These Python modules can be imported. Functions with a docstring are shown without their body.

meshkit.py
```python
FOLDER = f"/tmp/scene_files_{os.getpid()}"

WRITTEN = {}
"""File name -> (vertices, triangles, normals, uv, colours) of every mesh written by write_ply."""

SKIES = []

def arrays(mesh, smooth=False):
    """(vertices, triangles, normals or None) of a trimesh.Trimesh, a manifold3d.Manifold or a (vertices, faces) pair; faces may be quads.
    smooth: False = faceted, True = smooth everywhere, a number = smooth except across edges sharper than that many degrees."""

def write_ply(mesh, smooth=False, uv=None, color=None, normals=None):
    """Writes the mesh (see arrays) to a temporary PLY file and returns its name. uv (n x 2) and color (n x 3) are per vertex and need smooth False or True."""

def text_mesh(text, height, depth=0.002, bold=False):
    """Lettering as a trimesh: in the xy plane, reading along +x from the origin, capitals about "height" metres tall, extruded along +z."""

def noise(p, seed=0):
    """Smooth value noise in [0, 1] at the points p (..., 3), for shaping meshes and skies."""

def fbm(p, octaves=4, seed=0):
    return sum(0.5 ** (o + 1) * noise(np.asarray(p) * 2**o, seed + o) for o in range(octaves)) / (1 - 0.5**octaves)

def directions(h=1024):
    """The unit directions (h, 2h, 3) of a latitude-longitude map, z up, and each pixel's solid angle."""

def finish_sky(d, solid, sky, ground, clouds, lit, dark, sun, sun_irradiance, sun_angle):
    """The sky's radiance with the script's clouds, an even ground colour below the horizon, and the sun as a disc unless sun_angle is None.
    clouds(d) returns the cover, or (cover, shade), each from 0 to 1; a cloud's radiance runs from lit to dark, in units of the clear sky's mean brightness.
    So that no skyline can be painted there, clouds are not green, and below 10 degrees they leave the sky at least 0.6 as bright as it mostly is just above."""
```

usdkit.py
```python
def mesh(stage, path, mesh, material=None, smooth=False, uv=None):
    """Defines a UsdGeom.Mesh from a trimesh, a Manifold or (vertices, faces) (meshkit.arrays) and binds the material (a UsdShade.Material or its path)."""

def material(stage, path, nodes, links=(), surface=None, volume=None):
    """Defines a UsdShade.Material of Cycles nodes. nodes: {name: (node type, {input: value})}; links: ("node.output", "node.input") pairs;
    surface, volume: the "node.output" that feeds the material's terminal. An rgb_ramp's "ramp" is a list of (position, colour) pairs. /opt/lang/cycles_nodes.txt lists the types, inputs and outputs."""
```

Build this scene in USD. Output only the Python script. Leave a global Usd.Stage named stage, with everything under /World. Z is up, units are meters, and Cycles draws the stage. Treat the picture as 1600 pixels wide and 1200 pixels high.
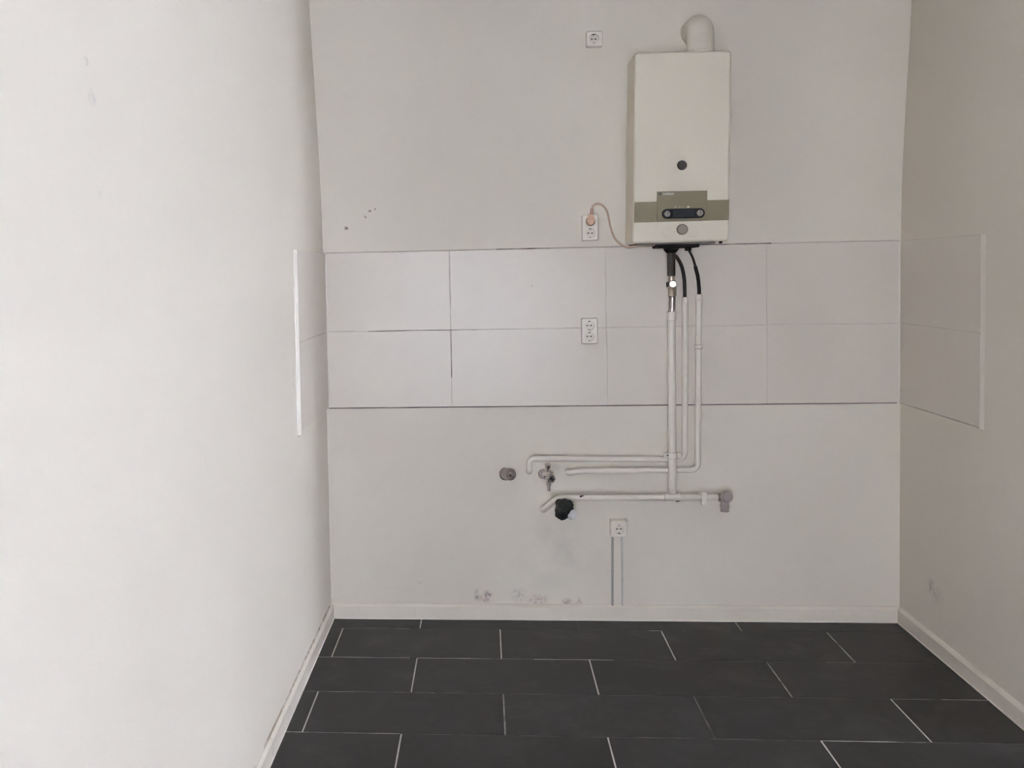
import math, random
import numpy as np, trimesh, manifold3d, shapely
from shapely.geometry import Polygon, Point, box as sbox
import usdkit, meshkit
from pxr import Usd, UsdGeom, UsdLux, UsdShade, Gf, Sdf

random.seed(7)
np.random.seed(7)
stage = Usd.Stage.CreateInMemory()
UsdGeom.SetStageUpAxis(stage, 'Z')
world = UsdGeom.Xform.Define(stage, '/World')
stage.SetDefaultPrim(world.GetPrim())
UsdGeom.Scope.Define(stage, '/World/Looks')

# ------------------------------------------------------------------ camera, sky, exposure
F, PX, PY = 1611.08, 623.24, 507.98                      # focal length and principal point in pixels of the 1600x1200 frame
RIGHT = np.array([0.99640275, 0.08228603, -0.02026271])
FWD = np.array([-0.08319983, 0.99530883, -0.04937744])
UP = np.array([0.01610458, 0.05088567, 0.99857463])
EYE = np.array([0.67658, -4.70995, 1.6])
EXPOSURE = 0.36
cam = UsdGeom.Camera.Define(stage, '/World/camera')
AP = 36.0
cam.CreateHorizontalApertureAttr(AP)
cam.CreateVerticalApertureAttr(AP * 0.75)
cam.CreateFocalLengthAttr(AP * F / 1600)
cam.CreateHorizontalApertureOffsetAttr(AP * (800 - PX) / 1600)
cam.CreateVerticalApertureOffsetAttr(-AP * (600 - PY) / 1600)
cam.CreateClippingRangeAttr(Gf.Vec2f(0.02, 200))
cam.CreateExposureAttr(EXPOSURE)
M4 = Gf.Matrix4d(*RIGHT, 0, *UP, 0, *(-FWD), 0, *EYE, 1)
cam.AddTransformOp().Set(M4)

sky = UsdLux.DomeLight.Define(stage, '/World/sky')
sky.CreateIntensityAttr(9.0)
sky.CreateColorAttr(Gf.Vec3f(0.93, 0.965, 1.13))

# ------------------------------------------------------------------ helpers
def ray(u, v):
    d = RIGHT * ((u - PX) / F) + UP * (-(v - PY) / F) + FWD
    return d
def at(u, v, y):
    """point of the place seen at a pixel of the photograph, on the plane at distance -y from the back wall"""
    d = ray(u, v); return EYE + d * ((y - EYE[1]) / d[1])
def at_x(u, v, x):
    d = ray(u, v); return EYE + d * ((x - EYE[0]) / d[0])
def at_z(u, v, z=0.0):
    d = ray(u, v); return EYE + d * ((z - EYE[2]) / d[2])

used = {}
def numbered(parent, name):
    k = (parent, name); n = used.get(k, 0); used[k] = n + 1
    return name if n == 0 else '%s_%03d' % (name, n)

def tag(prim, label=None, cat=None, group=None, kind=None):
    for k, v in (('label', label), ('category', cat), ('group', group), ('kind', kind)):
        if v: prim.SetCustomDataByKey(k, v)
    return prim

class Thing:
    def __init__(self, name, label, cat, origin=(0, 0, 0), group=None, kind=None):
        self.path = '/World/' + numbered('/World', name)
        self.o = np.array(origin, float)
        x = UsdGeom.Xform.Define(stage, self.path)
        x.AddTranslateOp().Set(Gf.Vec3d(*self.o))
        self.prim = x.GetPrim()
        tag(self.prim, label, cat, group, kind)
    def part(self, name, mesh, mat, smooth=35, under=None, label=None, kind=None):
        base = under if under else self.path
        path = base + '/' + numbered(base, name)
        v, f = va(mesh)
        m = usdkit.mesh(stage, path, trimesh.Trimesh(v - self.o, f, process=False), mat, smooth=smooth)
        m.CreateDoubleSidedAttr(True)
        tag(m.GetPrim(), label=label, kind=kind)
        return path

def va(mesh):
    if hasattr(mesh, 'to_mesh'):
        m = mesh.to_mesh(); return np.array(m.vert_properties[:, :3], float), np.array(m.tri_verts, int)
    if isinstance(mesh, (list,)):
        mesh = trimesh.util.concatenate([trimesh.Trimesh(*va(x), process=False) for x in mesh])
    return np.array(mesh.vertices, float), np.array(mesh.faces, int)
def tm(mesh):
    return trimesh.Trimesh(*va(mesh), process=False)

Man = manifold3d.Manifold
def man(points):
    return Man.hull_points(np.asarray(points, float))
def cbox(lo, hi, c=0.0):
    """box with chamfered edges (24 corners)"""
    lo, hi = np.array(lo, float), np.array(hi, float)
    if c <= 0:
        return man([[x, y, z] for x in (lo[0], hi[0]) for y in (lo[1], hi[1]) for z in (lo[2], hi[2])])
    P = []
    for i in range(3):
        for s in np.ndindex(2, 2, 2):
            p = np.where(np.array(s) == 0, lo, hi)
            q = np.where(np.array(s) == 0, lo + c, hi - c)
            r = q.copy(); r[i] = p[i]; P.append(r)
    return man(P)
def ball_pts(c, r, n=8):
    th = np.linspace(0, np.pi, n // 2 + 1); ph = np.linspace(0, 2 * np.pi, n, endpoint=False)
    return [np.array(c) + r * np.array([math.sin(t) * math.cos(p), math.sin(t) * math.sin(p), math.cos(t)]) for t in th for p in ph]
def rquad(corners, r, n=12):
    """rounded solid over given corner points (already inset by r)"""
    P = []
    for c in corners: P += ball_pts(c, r, n)
    return man(P)
def rbox(lo, hi, r, n=12):
    lo, hi = np.array(lo, float) + r, np.array(hi, float) - r
    return rquad([[x, y, z] for x in (lo[0], hi[0]) for y in (lo[1], hi[1]) for z in (lo[2], hi[2])], r, n)
def frame_of(axis):
    a = np.array(axis, float); a /= np.linalg.norm(a)
    h = np.array([0, 0, 1.0]) if abs(a[2]) < 0.9 else np.array([1.0, 0, 0])
    x = np.cross(h, a); x /= np.linalg.norm(x)
    return x, np.cross(a, x), a
def lathe(c, axis, prof, n=28):
    """prof: [(t along axis, radius)] starting and ending at radius 0 for a closed solid"""
    x, y, a = frame_of(axis); c = np.array(c, float)
    V, Fc = [], []
    ang = np.linspace(0, 2 * np.pi, n, endpoint=False)
    for t, r in prof:
        for q in ang: V.append(c + a * t + (x * math.cos(q) + y * math.sin(q)) * max(r, 1e-5))
    k = len(prof)
    for i in range(k - 1):
        for j in range(n):
            a0, a1 = i * n + j, i * n + (j + 1) % n
            b0, b1 = a0 + n, a1 + n
            Fc += [[a0, a1, b1], [a0, b1, b0]]
    V.append(c + a * prof[0][0]); V.append(c + a * prof[-1][0])
    for j in range(n):
        Fc.append([len(V) - 2, (j + 1) % n, j]); Fc.append([len(V) - 1, (k - 1) * n + j, (k - 1) * n + (j + 1) % n])
    return trimesh.Trimesh(V, Fc, process=False)
def cyl(c, axis, r, t0, t1, n=24, ch=None):
    ch = min(r, abs(t1 - t0)) * 0.15 if ch is None else ch
    return lathe(c, axis, [(t0, r - ch), (t0 + ch, r), (t1 - ch, r), (t1, r - ch)], n)
def prism(c, axis, r, t0, t1, n=6, ch=0.0):
    return lathe(c, axis, [(t0, r - ch), (t0 + ch, r), (t1 - ch, r), (t1, r - ch)] if ch else [(t0, r), (t1, r)], n)
def smooth_path(pts, k=8):
    P = np.array(pts, float); P = np.vstack([2 * P[0] - P[1], P, 2 * P[-1] - P[-2]]); out = []
    for i in range(1, len(P) - 2):
        p0, p1, p2, p3 = P[i - 1:i + 3]
        for t in np.linspace(0, 1, k, endpoint=False):
            out.append(0.5 * ((2 * p1) + (p2 - p0) * t + (2 * p0 - 5 * p1 + 4 * p2 - p3) * t * t + (3 * p1 - p0 - 3 * p2 + p3) * t ** 3))
    out.append(P[-2]); return np.array(out)
def bend(pts, R, k=7):
    """polyline with circular-ish fillets of radius R at inner corners"""
    P = [np.array(p, float) for p in pts]; out = [P[0]]
    for a, b, c in zip(P[:-2], P[1:-1], P[2:]):
        d0, d1 = a - b, c - b; l0, l1 = np.linalg.norm(d0), np.linalg.norm(d1)
        r = min(R, l0 * .49, l1 * .49); s, e = b + d0 / l0 * r, b + d1 / l1 * r
        for t in np.linspace(0, 1, k):
            out.append((1 - t) ** 2 * s + 2 * t * (1 - t) * b + t * t * e)
    out.append(P[-1]); return np.array(out)
def tube(path, r, n=18, cap=True):
    P = np.array(path, float); keep = [0] + [i for i in range(1, len(P)) if np.linalg.norm(P[i] - P[i - 1]) > 1e-6]; P = P[keep]
    rr = np.full(len(P), r, float) if np.ndim(r) == 0 else np.interp(np.linspace(0, 1, len(P)), np.linspace(0, 1, len(r)), r)
    T = np.gradient(P, axis=0); T /= np.linalg.norm(T, axis=1, keepdims=True)
    x, y, _ = frame_of(T[0]); V = []
    for p, t, q in zip(P, T, rr):
        x = x - t * np.dot(x, t); x /= np.linalg.norm(x); y = np.cross(t, x)
        for a in np.linspace(0, 2 * np.pi, n, endpoint=False): V.append(p + q * (x * math.cos(a) + y * math.sin(a)))
    Fc = []
    for i in range(len(P) - 1):
        for j in range(n):
            a0, a1 = i * n + j, i * n + (j + 1) % n
            Fc += [[a0, a1, a1 + n], [a0, a1 + n, a0 + n]]
    if cap:
        V += [P[0], P[-1]]; m = len(V)
        for j in range(n):
            Fc.append([m - 2, (j + 1) % n, j]); Fc.append([m - 1, (len(P) - 1) * n + j, (len(P) - 1) * n + (j + 1) % n])
    return trimesh.Trimesh(V, Fc, process=False)
def extrude_x(poly_yz, x0, x1):
    """solid from a (y,z) outline between x0 and x1"""
    P = np.array(poly_yz, float); n = len(P)
    m = trimesh.creation.extrude_polygon(Polygon(P), x1 - x0, engine='earcut')
    v = m.vertices.copy(); m.vertices = np.stack([v[:, 2] + x0, v[:, 0], v[:, 1]], 1); return m
def extrude_y(poly_xz, y0, y1):
    m = trimesh.creation.extrude_polygon(poly_xz if not isinstance(poly_xz, (list, np.ndarray)) else Polygon(poly_xz), abs(y1 - y0), engine='earcut')
    v = m.vertices.copy(); m.vertices = np.stack([v[:, 0], max(y0, y1) - v[:, 2], v[:, 1]], 1); return m
def displace(mesh, amp, scale, seed=0):
    t = tm(mesh); t.merge_vertices(); n = t.vertex_normals
    t.vertices = t.vertices + n * (meshkit.fbm(t.vertices * scale + seed)[:, None] * amp) if hasattr(meshkit, 'fbm') else t.vertices
    return t

# ------------------------------------------------------------------ materials
def mat(name, nodes, links, surface='p.BSDF'):
    return usdkit.material(stage, '/World/Looks/' + name, nodes, links, surface=surface)
def plain(name, col, rough=0.5, bumps=None, var=0.0, vscale=6.0, **kw):
    nodes = {'p': ('principled_bsdf', dict(base_color=col, roughness=rough, **kw))}; links = []
    if var or bumps: nodes['g'] = ('geometry', {})
    if var:
        nodes['n'] = ('noise_texture', dict(scale=vscale, detail=4.0, roughness=0.6))
        a, b = [c * (1 - var) for c in col], [min(1, c * (1 + var)) for c in col]
        nodes['r'] = ('rgb_ramp', {'ramp': [(0.3, a), (0.7, b)]})
        links += [('g.position', 'n.vector'), ('n.fac', 'r.fac'), ('r.color', 'p.base_color')]
    if bumps:
        s, d = bumps
        nodes['bn'] = ('noise_texture', dict(scale=s, detail=3.0)); nodes['b'] = ('bump', dict(distance=d, strength=1.0))
        links += [('g.position', 'bn.vector'), ('bn.fac', 'b.height'), ('b.normal', 'p.normal')]
    return mat(name, nodes, links)

def spotted(name, col, rough, spots, bumps=(26, 0.0006), var=0.008):
    """wall paint with stains of their own shape: spots = [(centre, radius xyz, colour, strength)]"""
    nodes = {'p': ('principled_bsdf', dict(roughness=rough, specular_ior_level=0.3)), 'g': ('geometry', {}),
             'n': ('noise_texture', dict(scale=1.7, detail=4.0, roughness=0.6)),
             'r': ('rgb_ramp', {'ramp': [(0.3, [c * (1 - var) for c in col]), (0.7, [c * (1 + var) for c in col])]}),
             'bn': ('noise_texture', dict(scale=bumps[0], detail=3.0)), 'b': ('bump', dict(distance=bumps[1], strength=1.0)),
             'sn': ('noise_texture', dict(scale=55.0, detail=4.0, roughness=0.65)), 'ln': ('noise_texture', dict(scale=7.0, detail=2.0, roughness=0.5))}
    links = [('g.position', 'n.vector'), ('n.fac', 'r.fac'), ('g.position', 'bn.vector'), ('bn.fac', 'b.height'), ('b.normal', 'p.normal'), ('g.position', 'sn.vector'), ('g.position', 'ln.vector')]
    last = 'r.color'
    for i, (c, rad, sc, st) in enumerate(spots):
        rad = np.array(rad, float)
        nodes['sub%d' % i] = ('vector_math', dict(math_type='subtract', vector2=tuple(c)))
        nodes['div%d' % i] = ('vector_math', dict(math_type='divide', vector2=tuple(rad)))
        nodes['len%d' % i] = ('vector_math', dict(math_type='length'))
        nodes['fall%d' % i] = ('map_range', dict(range_type='smoothstep', from_min=1.0, from_max=0.15, to_min=0.0, to_max=1.0, clamp=True))
        nodes['nn%d' % i] = ('map_range', dict(from_min=0.40, from_max=0.62, to_min=0.0, to_max=st, clamp=True))
        nodes['mul%d' % i] = ('math', dict(math_type='multiply', use_clamp=True))
        nodes['mx%d' % i] = ('mix_color', dict(blend_type='mix', b=sc))
        links += [('g.position', 'sub%d.vector1' % i), ('sub%d.vector' % i, 'div%d.vector1' % i), ('div%d.vector' % i, 'len%d.vector1' % i),
                  ('len%d.value' % i, 'fall%d.value' % i), (('ln.fac' if rad[0] > .09 else 'sn.fac'), 'nn%d.value' % i), ('fall%d.result' % i, 'mul%d.value1' % i), ('nn%d.result' % i, 'mul%d.value2' % i),
                  ('mul%d.value' % i, 'mx%d.fac' % i), (last, 'mx%d.a' % i)]
        last = 'mx%d.result' % i
    links.append((last, 'p.base_color'))
    return mat(name, nodes, links)

WALL = (0.86, 0.807, 0.70)
XL, XR = -0.061, 2.5035
T = 0.012                                                 # tile thickness on the walls
ZT, ZM, ZB = 1.7007, 1.3407, 0.9893                       # tiled splashback: top, middle joint, bottom
HC = 3.05                                                 # ceiling height
YF = -6.2                                                 # wall behind the camera
GREY, PINK = (0.33, 0.30, 0.27), (0.55, 0.42, 0.38)
def sp(u, v, ru, rv, col, st): return (at(u, v, 0.0), (ru / 342, 0.05, rv / 342), col, st)
back_spots = [sp(541, 357, 4, 4.5, (0.36, 0.29, 0.24), 4), sp(578, 330, 4, 2.6, (0.38, 0.30, 0.26), 2.5), sp(586, 327, 2, 2.2, (0.42, 0.34, 0.30), 2.5), sp(571, 339, 3, 4, (0.45, 0.38, 0.32), 2),
              sp(745, 930, 6, 15, GREY, .9), sp(762, 930, 11, 11, (0.34, 0.27, 0.25), 1.0), sp(758, 935, 16, 9, PINK, 1.0), sp(811, 930, 18, 16, (0.5, 0.5, 0.47), .7), sp(840, 938, 22, 13, PINK, 1.0),
              sp(887, 942, 12, 10, (0.34, 0.27, 0.25), 1.0), sp(889, 944, 20, 9, PINK, 1.0), sp(905, 943, 6, 13, GREY, .9), sp(851, 946, 4, 3, (0.2, 0.15, 0.12), 2),
              sp(655, 909, 5, 5, (0.5, 0.48, 0.44), 1.2), sp(860, 880, 120, 80, (0.62, 0.59, 0.53), .22), sp(870, 850, 55, 60, (0.60, 0.57, 0.51), .22)]
M_wall_back = spotted('wall_paint_back', WALL, 0.6, back_spots)
def spl(u, v, r, col, st): return (at_x(u, v, XL), (.05, r * 1.6, r), col, st)
M_wall_left = spotted('wall_paint_left', WALL, 0.6, [spl(138, 95, .012, GREY, .5), spl(146, 152, .022, (0.6, 0.58, 0.56), .6), spl(155, 305, .012, (0.5, 0.45, 0.4), .4)])
rs = at_x(1460, 925, XR)
M_wall_right = spotted('wall_paint_right', WALL, 0.6, [(rs, (0.05, 0.10, 0.06), (0.52, 0.50, 0.42), .55), (at_x(1455, 915, XR), (.05, .04, .04), (0.42, 0.40, 0.32), .6)])
M_ceiling = plain('ceiling_paint', (0.80, 0.79, 0.77), 0.7)
M_tile_white = plain('white_wall_tile', (0.81, 0.75, 0.655), 0.35, var=0.012, vscale=2.5)
M_caulk = plain('white_caulk', (0.87, 0.825, 0.735), 0.5)
M_skirting = plain('skirting_white', (0.90, 0.84, 0.725), 0.4, var=0.02, vscale=9)
M_skirt_lip = plain('skirting_sealing_lip', (0.93, 0.88, 0.79), 0.35)

def grout_dark(name, lo, hi, contrast, scale=5.0, seed=0.0):
    return mat(name, {'g': ('geometry', {}), 'm': ('mapping', dict(mapping_type='point', location=(seed, seed * .7, seed * .3))), 'n': ('noise_texture', dict(scale=scale, detail=3.0, roughness=0.6)),
                      'r': ('rgb_ramp', {'ramp': [(0.5 - contrast, lo), (0.5 + contrast, hi)]}), 'p': ('principled_bsdf', dict(roughness=0.8))},
               [('g.position', 'm.vector'), ('m.vector', 'n.vector'), ('n.fac', 'r.fac'), ('r.color', 'p.base_color')])
M_gr_dirty = grout_dark('wall_grout_dirty', (0.18, 0.14, 0.125), (0.60, 0.54, 0.48), 0.10, 7)
M_gr_mid = grout_dark('wall_grout_grey', (0.58, 0.525, 0.465), (0.78, 0.72, 0.65), 0.12, 6)
M_gr_clean = grout_dark('wall_grout_clean', (0.74, 0.69, 0.625), (0.82, 0.77, 0.70), 0.12, 6)
M_fg_light = grout_dark('floor_grout_light', (0.52, 0.49, 0.47), (0.68, 0.65, 0.62), 0.15, 9)
M_fg_mid = grout_dark('floor_grout_worn', (0.12, 0.11, 0.105), (0.42, 0.40, 0.38), 0.12, 9)
M_fg_dim = grout_dark('floor_grout_dirty', (0.045, 0.043, 0.04), (0.14, 0.125, 0.115), 0.12, 9)

M_floor_tile = mat('anthracite_tile', {
    'g': ('geometry', {}), 'o': ('object_info', {}),
    'off': ('math', dict(math_type='multiply', value2=37.0)), 'cx': ('combine_xyz', {}), 'add': ('vector_math', dict(math_type='add')),
    'n': ('noise_texture', dict(scale=5.5, detail=7.0, roughness=0.66, distortion=0.4)), 'n2': ('noise_texture', dict(scale=60.0, detail=3.0, roughness=0.6)),
    'r': ('rgb_ramp', {'ramp': [(0.36, (0.008, 0.008, 0.008)), (0.5, (0.017, 0.017, 0.016)), (0.64, (0.040, 0.0395, 0.037))]}),
    'tone': ('map_range', dict(from_min=0.0, from_max=1.0, to_min=0.86, to_max=1.14)), 'sc': ('vector_math', dict(math_type='scale')),
    'rr': ('map_range', dict(from_min=0.3, from_max=0.7, to_min=0.36, to_max=0.62)), 'b': ('bump', dict(distance=0.0006, strength=0.6)), 'p': ('principled_bsdf', dict(specular_ior_level=0.30))},
    [('o.random', 'off.value1'), ('off.value', 'cx.x'), ('off.value', 'cx.y'), ('g.position', 'add.vector1'), ('cx.vector', 'add.vector2'), ('add.vector', 'n.vector'), ('g.position', 'n2.vector'),
     ('n.fac', 'r.fac'), ('o.random', 'tone.value'), ('r.color', 'sc.vector1'), ('tone.result', 'sc.scale'), ('sc.vector', 'p.base_color'), ('n.fac', 'rr.value'), ('rr.result', 'p.roughness'), ('n2.fac', 'b.height'), ('b.normal', 'p.normal')])

M_boiler = plain('boiler_enamel', (0.88, 0.82, 0.675), 0.38)
M_boiler_cap = plain('boiler_blank_cap', (0.85, 0.79, 0.65), 0.42)
M_olive = plain('olive_panel', (0.245, 0.215, 0.135), 0.45, specular_ior_level=0.35)
M_black = plain('black_plastic', (0.008, 0.008, 0.009), 0.5, specular_ior_level=0.2)
M_slate = plain('dark_display_plastic', (0.014, 0.017, 0.022), 0.4, specular_ior_level=0.25)
M_greyknob = plain('grey_knob', (0.35, 0.33, 0.30), 0.35)
M_tanknob = plain('tan_gauge', (0.30, 0.265, 0.20), 0.45)
M_knobrim = plain('gauge_rim', (0.12, 0.105, 0.08), 0.45)
M_ink = plain('pale_print', (0.72, 0.70, 0.62), 0.5)
M_inkdark = plain('dark_print', (0.06, 0.055, 0.05), 0.5)
M_flue = plain('flue_enamel', (0.85, 0.80, 0.68), 0.45, var=0.03, vscale=12)
M_near_black = plain('boiler_underside_dark', (0.007, 0.006, 0.0055), 0.7, specular_ior_level=0.2)  # near-black tone for parts under the boiler and small fittings
M_zinc = plain('boiler_underside_plate', (0.20, 0.18, 0.165), 0.5)
M_rubber = plain('black_rubber_pipe', (0.017, 0.012, 0.009), 0.55, specular_ior_level=0.3)
M_insul = plain('dark_brown_pipe', (0.034, 0.025, 0.016), 0.5, var=0.25, vscale=40)
M_pipe = plain('painted_pipe', (0.92, 0.86, 0.755), 0.36, bumps=(45, 0.0008))
M_chrome = plain('chrome', (0.80, 0.78, 0.77), 0.16, metallic=1.0)
M_chrome_d = plain('dull_chrome', (0.50, 0.46, 0.455), 0.24, metallic=1.0)
M_brass = plain('nickel_brass', (0.42, 0.37, 0.31), 0.32, metallic=1.0)
M_socket = plain('socket_plastic', (0.93, 0.875, 0.775), 0.3)
M_insert = plain('socket_insert', (0.86, 0.80, 0.70), 0.35)
M_hole = plain('contact_hole', (0.012, 0.010, 0.009), 0.7)
M_clip = plain('earth_clip', (0.16, 0.14, 0.125), 0.4, metallic=0.6)
M_clip_pale = plain('earth_clip_pale', (0.42, 0.39, 0.35), 0.4, metallic=0.4)
M_plug = plain('apricot_plug', (0.70, 0.45, 0.31), 0.42)
M_plug_d = plain('plug_neck', (0.50, 0.33, 0.265), 0.45)
M_cable = plain('tan_cable', (0.56, 0.40, 0.30), 0.45)
M_bag = plain('black_film', (0.007, 0.007, 0.008), 0.42, specular_ior_level=0.28)
M_clear = mat('milky_cap', {'p': ('principled_bsdf', dict(base_color=(0.90, 0.875, 0.86), roughness=0.3, subsurface_weight=0.2, subsurface_radius=(.01, .01, .01)))}, [])
M_cable_grey = plain('grey_cable_sheath', (0.40, 0.375, 0.345), 0.5)
M_cable_white = plain('painted_cable_sheath', (0.72, 0.69, 0.635), 0.5)
M_winframe = plain('window_frame_white', (0.8, 0.8, 0.79), 0.4)
M_pane = mat('window_glass', {'t': ('transparent_bsdf', {}), 'gl': ('glossy_bsdf', dict(roughness=0.0)), 'f': ('fresnel', dict(IOR=1.45)), 'm': ('mix_closure', {})},
             [('f.fac', 'm.fac'), ('t.BSDF', 'm.closure1'), ('gl.BSDF', 'm.closure2')], surface='m.closure')

# ------------------------------------------------------------------ the room
def sst(a, b, t):
    t = np.clip((t - a) / (b - a), 0, 1); return t * t * (3 - 2 * t)
LEAN_L, LEAN_R = 0.045, 0.06                              # old plaster: the side walls lean out above the tiling
def lean(z): return sst(1.72, 3.3, z)

def wall_block(y0, y1, z0, z1, x_in, thick, amp, nz=24):
    """side-wall block whose room face is at x_in and leans outward above the tiles"""
    s = np.sign(thick); zs = np.linspace(z0, z1, nz if z1 - z0 > 0.5 else 3); V, Fc = [], []
    for z in zs:
        xi = x_in + s * amp * lean(z)
        V += [[xi, y0, z], [xi, y1, z], [x_in + thick, y1, z], [x_in + thick, y0, z]]
    for i in range(len(zs) - 1):
        for j in range(4):
            a, b = i * 4 + j, i * 4 + (j + 1) % 4
            Fc += [[a, b, b + 4], [a, b + 4, a + 4]] if s < 0 else [[b, a, a + 4], [b, a + 4, b + 4]]
    n = (len(zs) - 1) * 4
    Fc += [[0, 2, 1], [0, 3, 2], [n, n + 1, n + 2], [n, n + 2, n + 3]] if s < 0 else [[0, 1, 2], [0, 2, 3], [n, n + 2, n + 1], [n, n + 3, n + 2]]
    return trimesh.Trimesh(V, Fc, process=False)

wb = Thing('wall_back', 'white plastered back wall with a band of large painted tiles and the boiler on it', 'wall', (1.2, 0, 0), kind='structure')
wb.part('plaster', cbox((XL - .2, 0, 0), (XR + .2, 0.15, HC)), M_wall_back)
wl = Thing('wall_left', 'bright white left wall with one short column of tiles by the corner', 'wall', (XL, -3, 0), kind='structure')
wl.part('plaster', wall_block(YF, 0, 0, HC, XL, -0.2, LEAN_L), M_wall_left, smooth=60)
wr = Thing('wall_right', 'shaded white right wall with one tiled patch by the corner', 'wall', (XR, -3, 0), kind='structure')
YE, XE = -1.25, 5.9                                       # the right wall ends here; the room widens to the right behind it
wr.part('plaster', wall_block(YE, 0.15, 0, HC, XR, 0.30, LEAN_R), M_wall_right, smooth=60)
wr2 = Thing('wall_right_return', 'white wall running off to the right where the niche ends', 'wall', (4, YE, 0), kind='structure')
wr2.part('plaster', cbox((XR + .30, YE, 0), (XE + .3, YE + .25, HC)), M_wall_right)
wf = Thing('wall_front', 'plain white wall behind the photographer, opposite the boiler', 'wall', (1.2, YF, 0), kind='structure')
FILL_WINS = [(0.02, 0.96, 0.15, 2.15)]     # unseen window added behind the photographer for frontal light: x from, x to, z from, z to
fw = cbox((XL - .2, YF - .3, 0), (XE + .3, YF, HC))
for x0, x1, z0, z1 in FILL_WINS: fw = fw - cbox((x0, YF - 1, z0), (x1, YF + 1, z1))
wf.part('plaster', fw, M_wall_left, smooth=False)
ce = Thing('ceiling', 'plain white ceiling over the kitchen niche', 'ceiling', (1.2, -3, HC), kind='structure')
ce.part('slab', cbox((XL - .2, YF - .15, HC), (XE + .3, .15, HC + .15)), M_ceiling)
WINS = [(-3.60, -2.02, 0.2, 2.15)]     # windows of the far right wall, outside the frame: y from, y to, z from, z to
we = Thing('wall_window', 'white wall with the window, far right of the photographer', 'wall', (XE, -3, 0), kind='structure')
opening = cbox((XE, YF, 0), (XE + .3, YE, HC))
for y0, y1, z0, z1 in WINS: opening = opening - cbox((XE - 1, y0, z0), (XE + 1, y1, z1))
we.part('plaster', opening, M_wall_left, smooth=False)
def casement(origin, turn, w, z0, z1):
    """two-sash casement of width w; local x runs along the wall, local y outwards"""
    n = len([k for k in used if k[1].startswith('window_')]) + 1
    wn = Thing('window_%d' % n, 'white casement window out of the frame and sized for the light, %s' % ('in the wall far right' if turn else 'added in the wall behind the photographer for frontal light'), 'window', (origin[0], origin[1], z0), kind='structure')
    c, s_ = math.cos(turn), math.sin(turn)
    def put(m):
        t = tm(m); v = t.vertices.copy(); t.vertices = np.stack([origin[0] + c * v[:, 0] - s_ * v[:, 1], origin[1] + s_ * v[:, 0] + c * v[:, 1], v[:, 2]], 1); return t
    def fr(a, b, d0, d1, wd, y0, y1): return extrude_y(sbox(a, d0, b, d1).difference(sbox(a + wd, d0 + wd, b - wd, d1 - wd)), y0, y1)
    wn.part('frame', put(fr(0, w, z0, z1, .055, .16, .23)), M_winframe, smooth=False)
    for a, b in ((.05, w / 2), (w / 2, w - .05)):
        sh = wn.part('sash', put(fr(a, b, z0 + .05, z1 - .05, .06, .15, .21)), M_winframe, smooth=False)
        wn.part('pane', put(cbox((a + .055, .178, z0 + .105), (b - .055, .182, z1 - .105))), M_pane, smooth=False, under=sh)
    wn.part('sill', put(cbox((.01, -.03, z0), (w - .01, .16, z0 + .025), .004)), M_winframe, smooth=False)
for y0, y1, z0, z1 in WINS: casement((XE, y1), -math.pi / 2, y1 - y0, z0, z1)
for x0, x1, z0, z1 in FILL_WINS: casement((x1, YF), math.pi, x1 - x0, z0, z1)

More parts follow.
